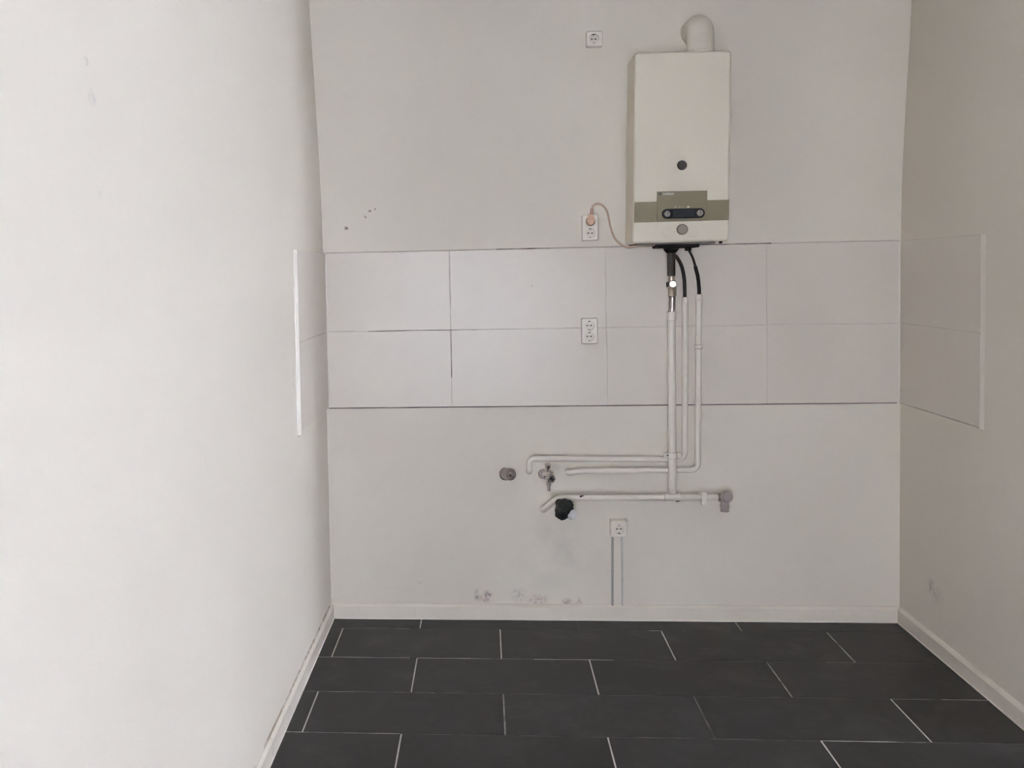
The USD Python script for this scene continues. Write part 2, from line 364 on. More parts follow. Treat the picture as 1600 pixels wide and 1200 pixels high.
# ------------------------------------------------------------------ floor of anthracite tiles
fl = Thing('floor', 'floor of large anthracite tiles in running bond with thin pale joints', 'floor', (1.2, -3, 0), kind='structure')
fl.part('screed', cbox((XL - .2, YF - .15, -.08), (XE + .3, .15, -.010)), M_fg_dim)
L2, G0, GAP = 0.7102, 0.1377, 0.0055
OFF = [0.3615, 0.0120, 0.3722, 0.0134, 0.3631]
rows = []
y = 0.0
for k in range(18):
    y0 = -G0 - k * L2 / 2; y1 = 0.0 if k == 0 else -G0 - (k - 1) * L2 / 2
    off = OFF[k] if k < 5 else (0.0130 if k % 2 else 0.3650)
    rows.append((y0, y1, off))
    if y0 < YF: break
rng = np.random.RandomState(3)
for k, (y0, y1, off) in enumerate(rows):
    y0 = max(y0, YF)
    XM = XR if y1 > YE + .01 else XE
    xs = [XL] + [x for x in (off + n * L2 for n in range(-2, 10)) if XL + .02 < x < XM - .02] + [XM]
    for a, b in zip(xs[:-1], xs[1:]):
        lo = (a + (GAP / 2 if a > XL else 0), y0 + GAP / 2, -.010); hi = (b - (GAP / 2 if b < XM else 0), y1 - (GAP / 2 if k else 0), rng.uniform(-.0002, .0002))
        fl.part('tile', cbox(lo, hi, .0008), M_floor_tile, smooth=False)
# grout: tones as the joints look, worn bright in some runs and dirty in others
GZ = -0.0006
def joint(x0, x1, y0, y1, m): fl.part('grout', cbox((x0, y0, -.012), (x1, y1, GZ)), m, smooth=False)
def hline(k, runs):
    """runs along row line k: (x from, x to, material)"""
    yy = -G0 - k * L2 / 2
    for a, b, m in runs: joint(a, b, yy - GAP / 2, yy + GAP / 2, m)
Lt, Md, Dm = M_fg_light, M_fg_mid, M_fg_dim
fx = lambda u, v: at_z(u, v)[0]
hline(0, [(XL, fx(640, 982), Md), (fx(640, 982), fx(1015, 987), Dm), (fx(1015, 987), fx(1033, 988), Lt), (fx(1033, 988), XR, Dm)])
hline(1, [(XL, fx(640, 1028), Lt), (fx(640, 1028), fx(652, 1028), Dm), (fx(652, 1028), fx(735, 1029), Lt), (fx(735, 1029), fx(835, 1030), Md), (fx(835, 1030), fx(960, 1033), Lt), (fx(960, 1033), fx(1290, 1035), Dm), (fx(1290, 1035), fx(1336, 1036), Md), (fx(1336, 1036), XR, Dm)])
hline(2, [(XL, fx(500, 1080), Md), (fx(500, 1080), fx(680, 1082), Md), (fx(680, 1082), fx(1391, 1091), Dm), (fx(1391, 1091), fx(1470, 1092), Md), (fx(1470, 1092), XR, Lt)])
hline(3, [(XL, fx(473, 1143), Lt), (fx(473, 1143), fx(625, 1147), Md), (fx(625, 1147), fx(1280, 1155), Dm), (fx(1280, 1155), fx(1400, 1157), Lt), (fx(1400, 1157), fx(1445, 1158), Md), (fx(1445, 1158), XR, Dm)])
for k in range(4, len(rows) - 1): hline(k, [(XL, .8, Md), (.8, 1.5, Lt), (1.5, XE if -G0 - k * L2 / 2 < YE else XR, Dm)])
tones = {0: {0: Lt, 1: Dm, 2: Md}, 1: {0: Lt, 1: Lt, 2: Lt, 3: Md}, 2: {0: Lt, 1: Lt, 2: Md}, 3: {0: Lt, 1: Md, 2: Dm, 3: Lt}, 4: {0: Lt, 1: Lt, 2: Lt}}
for k, (y0, y1, off) in enumerate(rows):
    y0 = max(y0, YF); i = 0
    for n in range(-2, 10):
        x = off + n * L2
        if XL + .02 < x < (XR if y1 > YE + .01 else XE) - .02:
            m = tones.get(k, {}).get(i, (Lt, Md, Dm)[(k + i) % 3])
            joint(x - GAP / 2, x + GAP / 2, y0 + GAP / 2, y1 - GAP / 2, m); i += 1

# ------------------------------------------------------------------ tiled splashback
JW = 0.0034
def wtile(t, lo, hi): t.part('tile', cbox(lo, hi, .0012), M_tile_white, smooth=False)
xj = [XL + T, at(704.4, 515, -T)[0], at(947.6, 511, -T)[0], at(1197.8, 507, -T)[0], XR - .007]
for (z0, z1) in ((ZM, ZT), (ZB, ZM)):
    for i in range(4):
        wtile(wb, (xj[i] + (JW / 2 if i else .001), -T, z0 + (JW / 2 if z0 == ZM else 0)), (xj[i + 1] - (JW / 2 if i < 3 else .001), .002, z1 - (JW / 2 if z1 == ZM else 0)))
def wg(t, lo, hi, m): t.part('grout', cbox(lo, hi), m, smooth=False)
wx = lambda u, v: at(u, v, -T)[0]
gy = -T + .0012
for a, b, m in ((xj[0], wx(575, 517), M_gr_mid), (wx(575, 517), wx(745, 514), M_gr_dirty), (wx(745, 514), wx(850, 512), M_gr_mid), (wx(850, 512), wx(1200, 507), M_gr_clean), (wx(1200, 507), xj[4], M_gr_clean)):
    wg(wb, (a, gy, ZM - JW / 2), (b, .001, ZM + JW / 2), m)
zz = lambda v: at(704, v, -T)[2]
for z0, z1, m in ((ZM, ZT, M_gr_mid), (zz(590), ZM, M_gr_dirty), (ZB, zz(590), M_gr_clean)):
    wg(wb, (xj[1] - JW / 2, gy, z0), (xj[1] + JW / 2, .001, z1), m)
for i, m in ((2, M_gr_clean), (3, M_gr_clean)):
    wg(wb, (xj[i] - JW / 2, gy, ZB), (xj[i] + JW / 2, .001, ZT), m)
# caulk along the top edge (cracked dark in places) and a dirty strip under the bottom edge, gap shadow in its colour
def caulk_top(a, b, m): wb.part('caulk', extrude_x([(.001, ZT - .001), (-T * .6, ZT), (-T * .3, ZT + .003), (.001, ZT + .006)], a, b), m, smooth=False)
for a, b, m in ((xj[0], wx(715, 393), M_gr_clean), (wx(715, 393), wx(775, 391), M_gr_mid), (wx(775, 391), wx(860, 388), M_gr_dirty), (wx(860, 388), wx(1090, 384), M_gr_mid), (wx(1090, 384), wx(1206, 380), M_gr_dirty), (wx(1206, 380), xj[4], M_gr_clean)): caulk_top(a, b, m)
M_gap_shade = grout_dark('dirty_gap_shade', (0.12, 0.095, 0.09), (0.30, 0.26, 0.24), 0.15, 5)  # dirty caulk tone, darkened to carry the shade of the gap
wb.part('joint', extrude_x([(.001, ZB - .006), (-T * .55, ZB - .005), (-T * .8, ZB + .0005), (.001, ZB + .001)], xj[0], xj[4] - .01), M_gap_shade, smooth=False)

yl = at_x(467, 520, XL + T)[1]                              # front edge of the tiles on the left wall
for (z0, z1) in ((ZM, ZT), (ZB, ZM)):
    wtile(wl, (XL - .002, yl, z0 + (JW / 2 if z0 == ZM else 0)), (XL + T, -.001, z1 - (JW / 2 if z1 == ZM else 0)))
wg(wl, (XL - .001, yl + .02, ZM - JW / 2), (XL + gy * -1, -.001, ZM + JW / 2), M_gr_mid)
wl.part('edge_strip', man([[x, y, z] for z in (ZB - .012, ZT + .002) for x, y in ((XL - .002, yl), (XL + T + .001, yl), (XL + T, yl - .003), (XL + .003, yl - .016), (XL - .002, yl - .018))]), M_caulk, smooth=False, label='white sealing strip on the edge of the tiles')
wl.part('plug_hole', cyl((XL, yl - .008, ZB - .016), (1, 0, 0), .003, -.001, .002, 10), M_zinc, label='tiny dark nail hole')
TR = 0.007
yr = at_x(1532, 520, XR - TR)[1]
for (z0, z1) in ((ZM, ZT), (ZB, ZM)):
    wtile(wr, (XR - TR, yr, z0 + (JW / 4 if z0 == ZM else 0)), (XR + .002, -.001, z1 - (JW / 4 if z1 == ZM else 0)))
wg(wr, (XR - TR + .0008, yr + .01, ZM - JW / 4), (XR + .001, -.001, ZM + JW / 4), M_tile_white)
wr.part('edge_strip', man([[x, y, z] for z in (ZB - .006, ZT + .002) for x, y in ((XR + .002, yr), (XR - TR, yr), (XR - TR + .001, yr - .002), (XR + .002, yr - .026))]), M_tile_white, smooth=False)
for x_, s_ in ((XL + T, 1), (XR - TR, -1)):                 # caulked inner corners of the tiling
    wb.part('corner_caulk', man([[x_ + s_ * a, -T - b, z] for z in (ZB, ZT) for a, b in ((-.001, -.001), (.006, -.001), (.002, .002), (-.001, .006))]), M_caulk, smooth=False)
q = at(831.5, 447, -T)
wb.part('chip', man([q + np.array([dx, dy, dz]) for dx, dz in ((-.006, .005), (.002, .004), (.006, -.005), (-.002, -.004)) for dy in (-.0008, .003)]), M_gr_mid, smooth=False, label='small grey chip in the tile')
wr.part('joint', extrude_y([(XR + .001, ZB - .005), (XR - T * .6, ZB - .004), (XR - T * .8, ZB + .0005), (XR + .001, ZB + .001)], -.01, yr), M_gr_mid, smooth=False)

# ------------------------------------------------------------------ baseboards
BT, BH = 0.0137, 0.072
prof = [(0.0, 0.0), (-BT, 0.0), (-BT, BH - .014), (-BT * .80, BH - .008), (-BT * .35, BH - .001), (0, BH)]
lip = [(-BT + .001, 0.0), (-BT - .003, 0.0), (-BT - .003, .0035), (-BT + .001, .007)]
bb = Thing('baseboard_back', 'cream white skirting board along the foot of the back wall', 'baseboard', (1.2, 0, 0), kind='structure')
xs_ = at(648, 958, -BT)[0]
bb.part('board', extrude_x(prof, XL + BT * .4, xs_ - .0008), M_skirting, smooth=20)
bb.part('board', extrude_x(prof, xs_ + .0008, XR - BT * .4), M_skirting, smooth=20)
bb.part('joint', extrude_x([(0, .002), (-BT + .002, .002), (-BT + .002, BH - .016), (0, BH - .003)], xs_ - .001, xs_ + .001), M_gr_mid, smooth=False)
bb.part('sealing_lip', extrude_x(lip, XL + BT, XR - BT), M_skirt_lip, smooth=False)
for u in (957.3, 973.2): bb.part('cut_mark', cbox(at(u - 2.2, 951.2, -.0125), at(u + 2.2, 948.2, -.0005)), M_insul, smooth=False, label='dark notch where a cable enters the skirting')
def side_prof(x, s, pr): return [(x + s * -a, z) for a, z in pr]
bl = Thing('baseboard_left', 'cream white skirting along the left wall with a dirty seam on top', 'baseboard', (XL, -1, 0), kind='structure')
ys_ = at_x(426, 1145, XL + BT)[1]
bl.part('board', extrude_y(side_prof(XL, 1, prof), -.002, ys_ + .001), M_skirting, smooth=20)
bl.part('board', extrude_y(side_prof(XL, 1, prof), ys_ - .001, YF), M_skirting, smooth=20)
bl.part('sealing_lip', extrude_y(side_prof(XL, 1, lip), -BT, YF), M_skirt_lip, smooth=False)
M_seam = grout_dark('dirty_seam', (0.42, 0.345, 0.255), (0.80, 0.745, 0.66), 0.10, 9)
bl.part('seam', extrude_y([(XL - .001, BH - .003), (XL + .004, BH - .002), (XL + .0035, BH + .003), (XL - .001, BH + .007)], -.06, YF), M_seam, smooth=False, label='brown dirt along the top seam')
br = Thing('baseboard_right', 'cream white skirting along the shaded right wall', 'baseboard', (XR, -1, 0), kind='structure')
br.part('board', extrude_y(side_prof(XR, -1, prof), -.002, YE), M_skirting, smooth=20)
br.part('sealing_lip', extrude_y(side_prof(XR, -1, lip), -BT, YE), M_skirt_lip, smooth=False)

# ------------------------------------------------------------------ boiler
YB, YK = -0.275, -0.035
c00, c10, c01, c11 = at(988.5, 380.5, YB), at(1139.5, 376.3, YB), at(992.5, 81.5, YB), at(1143, 78.5, YB)
bo = Thing('wall_boiler', 'tall white wall-hung gas boiler with an olive control band', 'boiler', ((c00[0] + c10[0]) / 2, -.15, c00[2]))
R_ = 0.012
def front(u, v, dy=0.0): return at(u, v, YB - dy)
def inset(c, sx, sz, y): return np.array([c[0] + sx * R_, y, c[2] + sz * R_])
cs = []
for c, sx, sz in ((c00, 1, 1), (c10, -1, 1), (c01, 1, -1), (c11, -1, -1)):
    cs += [inset(c, sx, sz, YB + R_), inset(c, sx, sz, YK - R_)]
casing = rquad(cs, R_, 16)
sight = front(1065.6, 258.2)
hole = Man(*[None]) if False else manifold3d.Manifold.cylinder(0.05, .0205, .0205, 32).rotate([90, 0, 0]).translate([sight[0], YB + .03, sight[2]])
bo.part('casing', casing - hole, M_boiler, smooth=40)
bo.part('sight_window', lathe((sight[0], YB, sight[2]), (0, -1, 0), [(-.028, .0), (-.028, .0203), (.0012, .0203), (.0022, .0195), (.0012, .0165), (-.012, .0155), (-.013, .0)], 32), plain('sight_window_dark', (0.045, 0.040, 0.030), 0.3), label='dark round sight window')
def slab(quad, d0, d1, m, name, c=.0012, under=None, label=None, th=YB):
    """flat piece on the boiler front over four pixel corners (left-bottom, right-bottom, left-top, right-top)"""
    P = []
    q = [at(u, v, th) for u, v in quad]
    ctr = sum(q) / 4
    for p in q:
        p2 = p + (ctr - p) / np.linalg.norm(ctr - p) * c * 1.4
        P += [[p[0], th - d0, p[2]], [p[0], th - d1 + c, p[2]], [p2[0], th - d1, p2[2]]]
    return bo.part(name, man(P), m, smooth=False, under=under, label=label)
slab([(990.8, 347.8), (1138.6, 343.8), (991.6, 316.0), (1139.2, 312.0)], -.004, .003, M_olive, 'control_band', label='olive control band across the front')
panel = slab([(1025.6, 346.6), (1104.6, 344.4), (1026.2, 299.6), (1104.6, 298.0)], .0, .008, M_olive, 'control_panel', label='raised olive control panel')
YP = YB - .008
def capsule(pa, pb, r, y0, y1, n=20):
    P = []
    for c, a0 in ((pa, np.pi / 2), (pb, -np.pi / 2)):
        for a in np.linspace(a0, a0 + np.pi, n): 
            P.append([c[0] + r * math.cos(a), y0, c[2] + r * math.sin(a)]); P.append([c[0] + r * math.cos(a), y1 + .001, c[2] + r * math.sin(a)]); P.append([c[0] + (r - .001) * math.cos(a), y1, c[2] + (r - .001) * math.sin(a)])
    return man(P)
ka, kb = at(1042.3, 334.2, YP), at(1093.3, 333.0, YP)
bo.part('display_slot', capsule(ka, kb, .0205, YP + .002, YP - .004), M_black, smooth=30, under=panel, label='black slot with rounded ends')
d0 = (ka + kb) / 2
hw = (kb[0] - ka[0]) / 2 - .022
bo.part('scale', cbox((d0[0] - hw, YP - .0052, d0[2] - .0165), (d0[0] + hw, YP - .003, d0[2] + .0165), .0008), M_slate, smooth=False, under=panel)
bo.part('pointer', cbox((d0[0] - hw * .8, YP - .0062, d0[2] - .002), (d0[0] + hw * .8, YP - .005, d0[2] + .002)), M_black, smooth=False, under=panel)
for kc in (ka, kb):
    bo.part('dial', lathe((kc[0], YP, kc[2]), (0, -1, 0), [(.002, .0), (.002, .0135), (.010, .0128), (.012, .0115), (.0125, .0)], 28), M_greyknob, smooth=40, under=panel, label='grey round dial')
    bo.part('dial_mark', cbox((kc[0] - .0012, YP - .0135, kc[2] - .009), (kc[0] + .0012, YP - .0120, kc[2] + .009)), M_knobrim, smooth=False, under=panel)
def text(s, p, h, m, bold=False, name='lettering', under=None, y=YP):
    t = meshkit.text_mesh(s, h, 0.0006, bold); v = t.vertices
    t.vertices = np.stack([p[0] + v[:, 0], y - v[:, 2], p[2] + v[:, 1]], 1); return bo.part(name, t, m, smooth=False, under=under)
text('Vaillant', at(1035.5, 304.6, YP), .0095, M_ink, True, under=panel)
lg = at(1031.2, 303.6, YP)
bo.part('emblem', man([[lg[0] - .0075, YP - .0006, lg[2] + .0065], [lg[0] + .0075, YP - .0006, lg[2] + .0065], [lg[0], YP - .0006, lg[2] - .0075], [lg[0] - .0075, YP + .001, lg[2] + .0065], [lg[0] + .0075, YP + .001, lg[2] + .0065], [lg[0], YP + .001, lg[2] - .0075]]), M_inkdark, smooth=False, under=panel)
for u, w, m in ((1055.5, .006, M_ink), (1062, .004, M_ink), (1067, .003, M_ink), (1075.5, .010, M_skirt_lip)):
    q = at(u, 323.3, YP); h = .0032 if w < .008 else .0065
    bo.part('print_mark', cbox((q[0] - w / 2, YP - .0006, q[2] - h / 2), (q[0] + w / 2, YP + .001, q[2] + h / 2)), m, smooth=False, under=panel)
g = front(1065.4, 358.6)
ga = bo.part('gauge', lathe((g[0], YB, g[2]), (0, -1, 0), [(-.004, .0), (-.004, .0225), (.016, .0222), (.018, .0205), (.018, .0)], 32), M_knobrim, smooth=40, label='round tan pressure gauge')
bo.part('gauge_face', lathe((g[0], YB, g[2]), (0, -1, 0), [(.016, .0), (.016, .0190), (.0195, .0185), (.0195, .0)], 32), M_tanknob, smooth=40, under=ga)
for u, v in ((1044.6, 361.9), (1083.4, 362.2)):
    q = front(u, v)
    bo.part('blank_cap', lathe((q[0], YB, q[2]), (0, -1, 0), [(-.003, .0), (-.003, .0255), (.0012, .0252), (.002, .0240), (.002, .0)], 36), M_boiler_cap, smooth=40, label='flush round blanking cap')
zb = min(c00[2], c10[2])
bo.part('underside', cbox((c00[0] + .02, YB + .03, zb - .006), (c10[0] - .05, YK, zb + .02), .003), M_zinc, smooth=False)
p0, p1 = at(1023, 381, -.12), at(1087, 381, -.12)
bo.part('connection_plate', cbox((p0[0], -.20, zb - .020), (p1[0], -.05, zb - .005), .003), M_near_black, smooth=False, label='dark plate around the pipe connections')
q = at(1048.5, 386, -.085)
bo.part('gas_connection', lathe((q[0], -.085, zb - .02), (0, 0, -1), [(-.004, .0), (-.004, .032), (.006, .033), (.016, .024), (.020, .021), (.020, 0)], 24), M_near_black)
q = at(1075, 386, -.075)
bo.part('water_connection', lathe((q[0], -.075, zb - .02), (0, 0, -1), [(-.004, .0), (-.004, .015), (.012, .015), (.013, 0)], 6), M_near_black, smooth=False)
q = at(1125, 379, YB + .06)
bo.part('screw', cyl((q[0], YB + .05, zb), (0, 0, -1), .007, -.006, .006, 12), M_near_black)

# ------------------------------------------------------------------ flue elbow
yf = -.145
fc = at(1094.5, 70, yf); fr = 20.0 / F * (yf - EYE[1]) / 1.0
ztop_casing = c01[2]
fu = Thing('flue_pipe', 'white round flue elbow rising from the boiler into the wall', 'flue', (fc[0], yf, ztop_casing))
ftop = at(1094, 23, yf + .05)[2]
zc = ftop - fr - .005
fpath = [np.array([fc[0], yf, ztop_casing - .004]), np.array([fc[0], yf, zc - .03])]
for a in np.linspace(0, np.pi / 2, 9): fpath.append(np.array([fc[0], yf + .085 * (1 - math.cos(a)), zc - .03 + .033 * math.sin(a) * 1.0]))
fpath.append(np.array([fc[0], .001, zc + .003]))
fu.part('elbow', tube(fpath, fr, 32), M_flue, smooth=50)
fu.part('collar', cyl((fc[0], yf, ztop_casing), (0, 0, 1), fr + .004, -.003, .02, 32, ch=.002), M_flue, smooth=40)
fu.part('wall_rosette', lathe((fc[0], 0, zc + .003), (0, -1, 0), [(-.0005, fr - .004), (.002, fr + .005), (.004, fr + .003), (.006, fr + .001), (.006, fr - .004)], 36), M_flue, smooth=40)

# ------------------------------------------------------------------ sockets
def socket_box(name, label, group_uv, size_px, wall_y, depth, centres, mat_body=M_socket, skirt=None, scale=None, earth=(M_clip, M_clip_pale)):
    u0, v0, u1, v1 = size_px
    yf_ = wall_y - depth
    a, b = at(u0, v1, yf_), at(u1, v0, yf_)
    lo = (a[0], yf_, a[2]); hi = (b[0], wall_y + .001, b[2])
    t = Thing(name, label, 'socket', ((a[0] + b[0]) / 2, wall_y, a[2]))
    r = .006
    body = rbox(lo, (hi[0], hi[1] + r, hi[2]), r, 12) ^ cbox((lo[0] - 1, lo[1] - 1, lo[2] - 1), (hi[0] + 1, hi[1], hi[2] + 1))
    RR, DP = .0212, .013
    cs_ = [at(u, v, yf_) for u, v in centres]
    for c in cs_:
        body = body - manifold3d.Manifold.cylinder(DP + .01, RR, RR, 40).rotate([90, 0, 0]).translate([c[0], yf_ + DP, c[2]])
    t.part('housing', body, mat_body, smooth=35)
    for c in cs_:
        ins = t.part('insert', lathe((c[0], yf_ + DP, c[2]), (0, -1, 0), [(-.002, .0), (-.002, RR - .0004), (.0006, RR - .0004), (.0006, .0)], 36), M_insert, smooth=30)
        for s in (-1, 1):
            t.part('contact_hole', cyl((c[0] + s * .0088, yf_ + DP - .0006, c[2]), (0, -1, 0), .0032, -.001, .0004, 14), M_hole, under=ins)
        t.part('fixing_screw', cyl((c[0], yf_ + DP - .0006, c[2]), (0, -1, 0), .0022, -.001, .0005, 12), M_clip_pale, under=ins)
        for s, m in ((1, earth[0]), (-1, earth[1])):
            zc_ = c[2] + s * (RR - .0022)
            t.part('earth_clip', cbox((c[0] - .0042, yf_ + .0015, zc_ - .0020), (c[0] + .0042, yf_ + DP, zc_ + .0020), .0008), m, smooth=False, under=ins)
    return t, cs_, yf_
socket_box('single_socket', 'single white socket high up the wall left of the boiler top', None, (916.3, 47.5, 941.7, 72.7), 0.0, .034, [(928.1, 60.2)])
_, plug_c, plug_y = socket_box('double_socket', 'double white socket holding the brown plug beside the boiler', None, (909.8, 335, 935, 376.3), 0.0, .034, [(922.8, 345.8), (922.5, 364.2)])
socket_box('double_socket', 'empty double white socket in the middle of the tiles', None, (909, 497, 934, 537.7), -T, .034, [(921.1, 508.8), (921.1, 526.0)])
socket_box('single_socket', 'deep single surface socket low on the wall with two cables below', None, (954.5, 814.4, 979.6, 839.8), 0.0, .056, [(967.6, 827.6)], earth=(M_clip_pale, M_clip))

for u0, u1, wpx, m, lab in ((957.0, 957.2, 3.3, M_cable_grey, 'thin grey cable running down from the low socket to the skirting'), (971.9, 972.8, 3.0, M_cable_white, 'white painted cable, the right one of two below the low socket')):
    ct, cb_ = at(u0, 837, -.005), at(u1, 949.5, -.005)
    tc = Thing('wall_cable', lab, 'cable', (cb_[0], 0, cb_[2]))
    w_ = wpx / 342 / 2
    tc.part('sheath', man([[c[0] + w_ * k, y_, c[2]] for c in (ct, cb_) for k, y_ in ((-1, -.0005), (1, -.0005), (-1, -.004), (1, -.004), (-.6, -.0075), (.6, -.0075))]), m, smooth=False)
    tc.part('clip', man([[ct[0] + (cb_[0] - ct[0]) * .5 + (w_ + .001) * k, y_, (ct[2] + cb_[2]) / 2 + h] for h in (-.003, .003) for k, y_ in ((-1, -.0005), (1, -.0005), (-1, -.005), (1, -.005), (-.6, -.0085), (.6, -.0085))]), m, smooth=False)

# ------------------------------------------------------------------ power cable
pc = plug_c[0]
cb = Thing('power_cable', 'tan power cable with round plug looping from socket to boiler', 'cable', (pc[0], plug_y, pc[2]))
cb.part('plug', [lathe((pc[0], plug_y, pc[2]), (0, -1, 0), [(-.012, .0), (-.012, .0186), (.010, .0184), (.018, .0170), (.022, .013), (.023, .0)], 32),
                 man([[pc[0] + sx * w, plug_y - d, pc[2] + h] for h, w in ((.0, .018), (.030, .0095)) for sx in (-1, 1) for d in (.006, .021)])], M_plug, smooth=40, label='round apricot-brown plug')
cb.part('plug_rim', lathe((pc[0], plug_y, pc[2]), (0, -1, 0), [(-.010, .0), (-.010, .0206), (-.001, .0206), (.0005, .0198), (.0005, .0)], 36), plain('recess_shade_brown', (0.10, 0.055, 0.035), 0.5), label='dark brown ring with the socket recess shade put into its colour')  # ring around the plug, coloured with the shade of the socket recess
nk = [at(924.3, 336, plug_y - .013), at(925, 326, plug_y - .013)]
pl = cb.part('strain_relief', tube(np.linspace(nk[0], nk[1], 5), [.0085, .0065], 14), M_plug_d)
route = [(925.2, 326, -.047), (926.2, 322.5, -.048), (929, 319.6, -.05), (934.2, 318.3, -.055), (940.4, 320.3, -.06), (945.6, 325.4, -.062), (949.1, 332.4, -.062), (951.3, 342, -.06), (953.5, 353.4, -.055), (957, 364.7, -.055), (962.2, 374.6, -.06),
         (970.1, 382, -.07), (977.1, 385.6, -.085), (983.2, 386.2, -.10), (988.5, 385.2, -.11), (1000, 384.2, -.12), (1024, 383.2, -.12)]
cb.part('cord', tube(smooth_path([at(*r) for r in route], 6), .0044, 12), M_cable, smooth=60)

# ------------------------------------------------------------------ pipes
K = lambda px, y: px / F * (y - EYE[1])                   # metres for a length in pixels at depth y
def vring(c, r, h, m, thing, name='collar', under=None, label=None, ch=.002):
    return thing.part(name, cyl(c, (0, 0, 1), r, -h / 2, h / 2, 24, ch=ch), m, under=under, label=label)
def into(u, v, out=0.0005):
    """point standing out from the wall over the spot seen at a pixel"""
    p = at(u, v, 0.0); return p + np.array([0, -out, 0])
yA = -.085
rA = K(6.0, yA)
gA = Thing('gas_pipe', 'thick white pipe with chrome stop valve running down to a tee', 'pipe', at(1049, 772, yA))
tA = at(1049.0, 392, yA)
gA.part('sleeve', tube([at(1048.8, 390, yA), at(1048.8, 431, yA)], K(6.2, yA), 20), M_insul, smooth=50, label='dark brown sleeve under the boiler')
va_ = gA.part('stop_valve', [cyl(at(1049, 436, yA), (0, 0, 1), K(5, yA), -.014, .014, 24), cyl(at(1050.3, 456, yA), (0, 0, 1), K(6.2, yA), -.024, .026, 8, ch=.006), cyl(at(1049.2, 449, yA), (0, 0, 1), K(6.9, yA), -.006, .006, 6, ch=.001)], M_brass, smooth=30, label='nickel stop valve body')
kn = at(1051.4, 443.8, yA - .04)
gA.part('valve_knob', lathe(kn, (-.15, -1, -.02), [(-.030, .0), (-.030, .007), (-.006, .008), (-.005, K(5.6, yA)), (.004, K(5.4, yA)), (.007, K(4.4, yA)), (.0075, 0)], 24), M_chrome, smooth=35, under=va_, label='bright chrome knob')
gA.part('lock_nut', prism(at(1045.3, 444.5, yA), (1, -.5, 0), K(4.6, yA), -.010, .006, 6, .001), M_chrome_d, smooth=False, under=va_)
gA.part('chrome_tube', tube([at(1050.4, 464, yA), at(1050.4, 482, yA), at(1049.6, 489, yA)], [K(4.9, yA), K(4.9, yA), K(5.6, yA)], 20), M_chrome_d, smooth=50)
bA = at(1050.2, 772, yA)
gA.part('riser', tube([at(1049.2, 486, yA), at(1049.8, 600, yA), at(1050.5, 712, yA), bA], rA, 22), M_pipe, smooth=60)
vring(at(1049.2, 493.5, yA), rA + .0035, .040, M_pipe, gA)
yH = -.06
lowL, lowR = at(873, 778, yA + .004), at(1122, 776.8, yA)
rH = K(4.9, yA)
gA.part('branch', tube(np.vstack([bend([into(848.5, 794.5), into(848.5, 794.5, .035), at(870, 778.3, yA), lowL + np.array([.05, 0, 0])], .06), [at(1000, 777.5, yA), lowR]]), rH, 20), M_pipe, smooth=60)
gA.part('tee', [cyl(at(1050.2, 776.5, yA), (1, 0, -.01), rH + .004, -K(13, yA), K(13, yA), 24, ch=.004), cyl(at(1050.2, 770, yA), (0, 0, 1), rA + .0025, -.004, .022, 24, ch=.003)], M_pipe, smooth=40)
q = at(909.2, 775.6, yA - rH)
gA.part('paint_chip', man([q + np.array([dx, dy, dz]) for dx, dz in ((-.010, -.004), (.009, .002), (-.009, .003), (.006, .0045), (-.004, -.0045)) for dy in (-.0012, .004)]), M_insul, smooth=False, label='dark chip in the paint')
q = at(1059, 783.2, yA - rH * .5)
gA.part('paint_chip', man([q + np.array([dx, dy, dz]) for dx, dz in ((-.008, -.002), (.008, -.001), (0, .002)) for dy in (-.002, .004)]), M_insul, smooth=False)
# saddle clip on the riser
sc_ = at(1050.6, 711.3, yA)
cl = gA.part('pipe_clip', [cyl(sc_, (0, 0, 1), rA + .0045, -.014, .014, 24, ch=.003), rbox((sc_[0] - K(13.0, yA), yA - .010, sc_[2] - .013), (sc_[0] + K(13.5, yA), yA + .006, sc_[2] + .013), .005, 8),
                    cbox((sc_[0] - .008, yA, sc_[2] - .008), (sc_[0] + .008, .001, sc_[2] + .008))], M_pipe, smooth=35, label='two-screw pipe clip')
for du, m in ((-7.5, M_insul), (9.0, M_pipe)):
    q = at(1050.6 + du, 711.3, yA - .010); gA.part('screw', cyl(q, (0, -1, 0), .0032 if m is M_insul else .005, -.001, .0025, 12), m, under=cl)
bc = at(1099.4, 777.5, yA)
gA.part('pipe_bracket', [rbox((bc[0] - K(4.2, yA), yA - rH - .005, bc[2] - K(11.5, yA)), (bc[0] + K(4.2, yA), yA + .010, bc[2] + K(10, yA)), .004, 8), cbox((bc[0] - .007, yA, bc[2] - .02), (bc[0] + .007, .001, bc[2] + .012))], M_pipe, smooth=35)
gA.part('bracket_screw', cyl(at(1098.6, 786, yA - rH - .002), (0, -1, 0), .008, -.002, .004, 14), M_pipe)

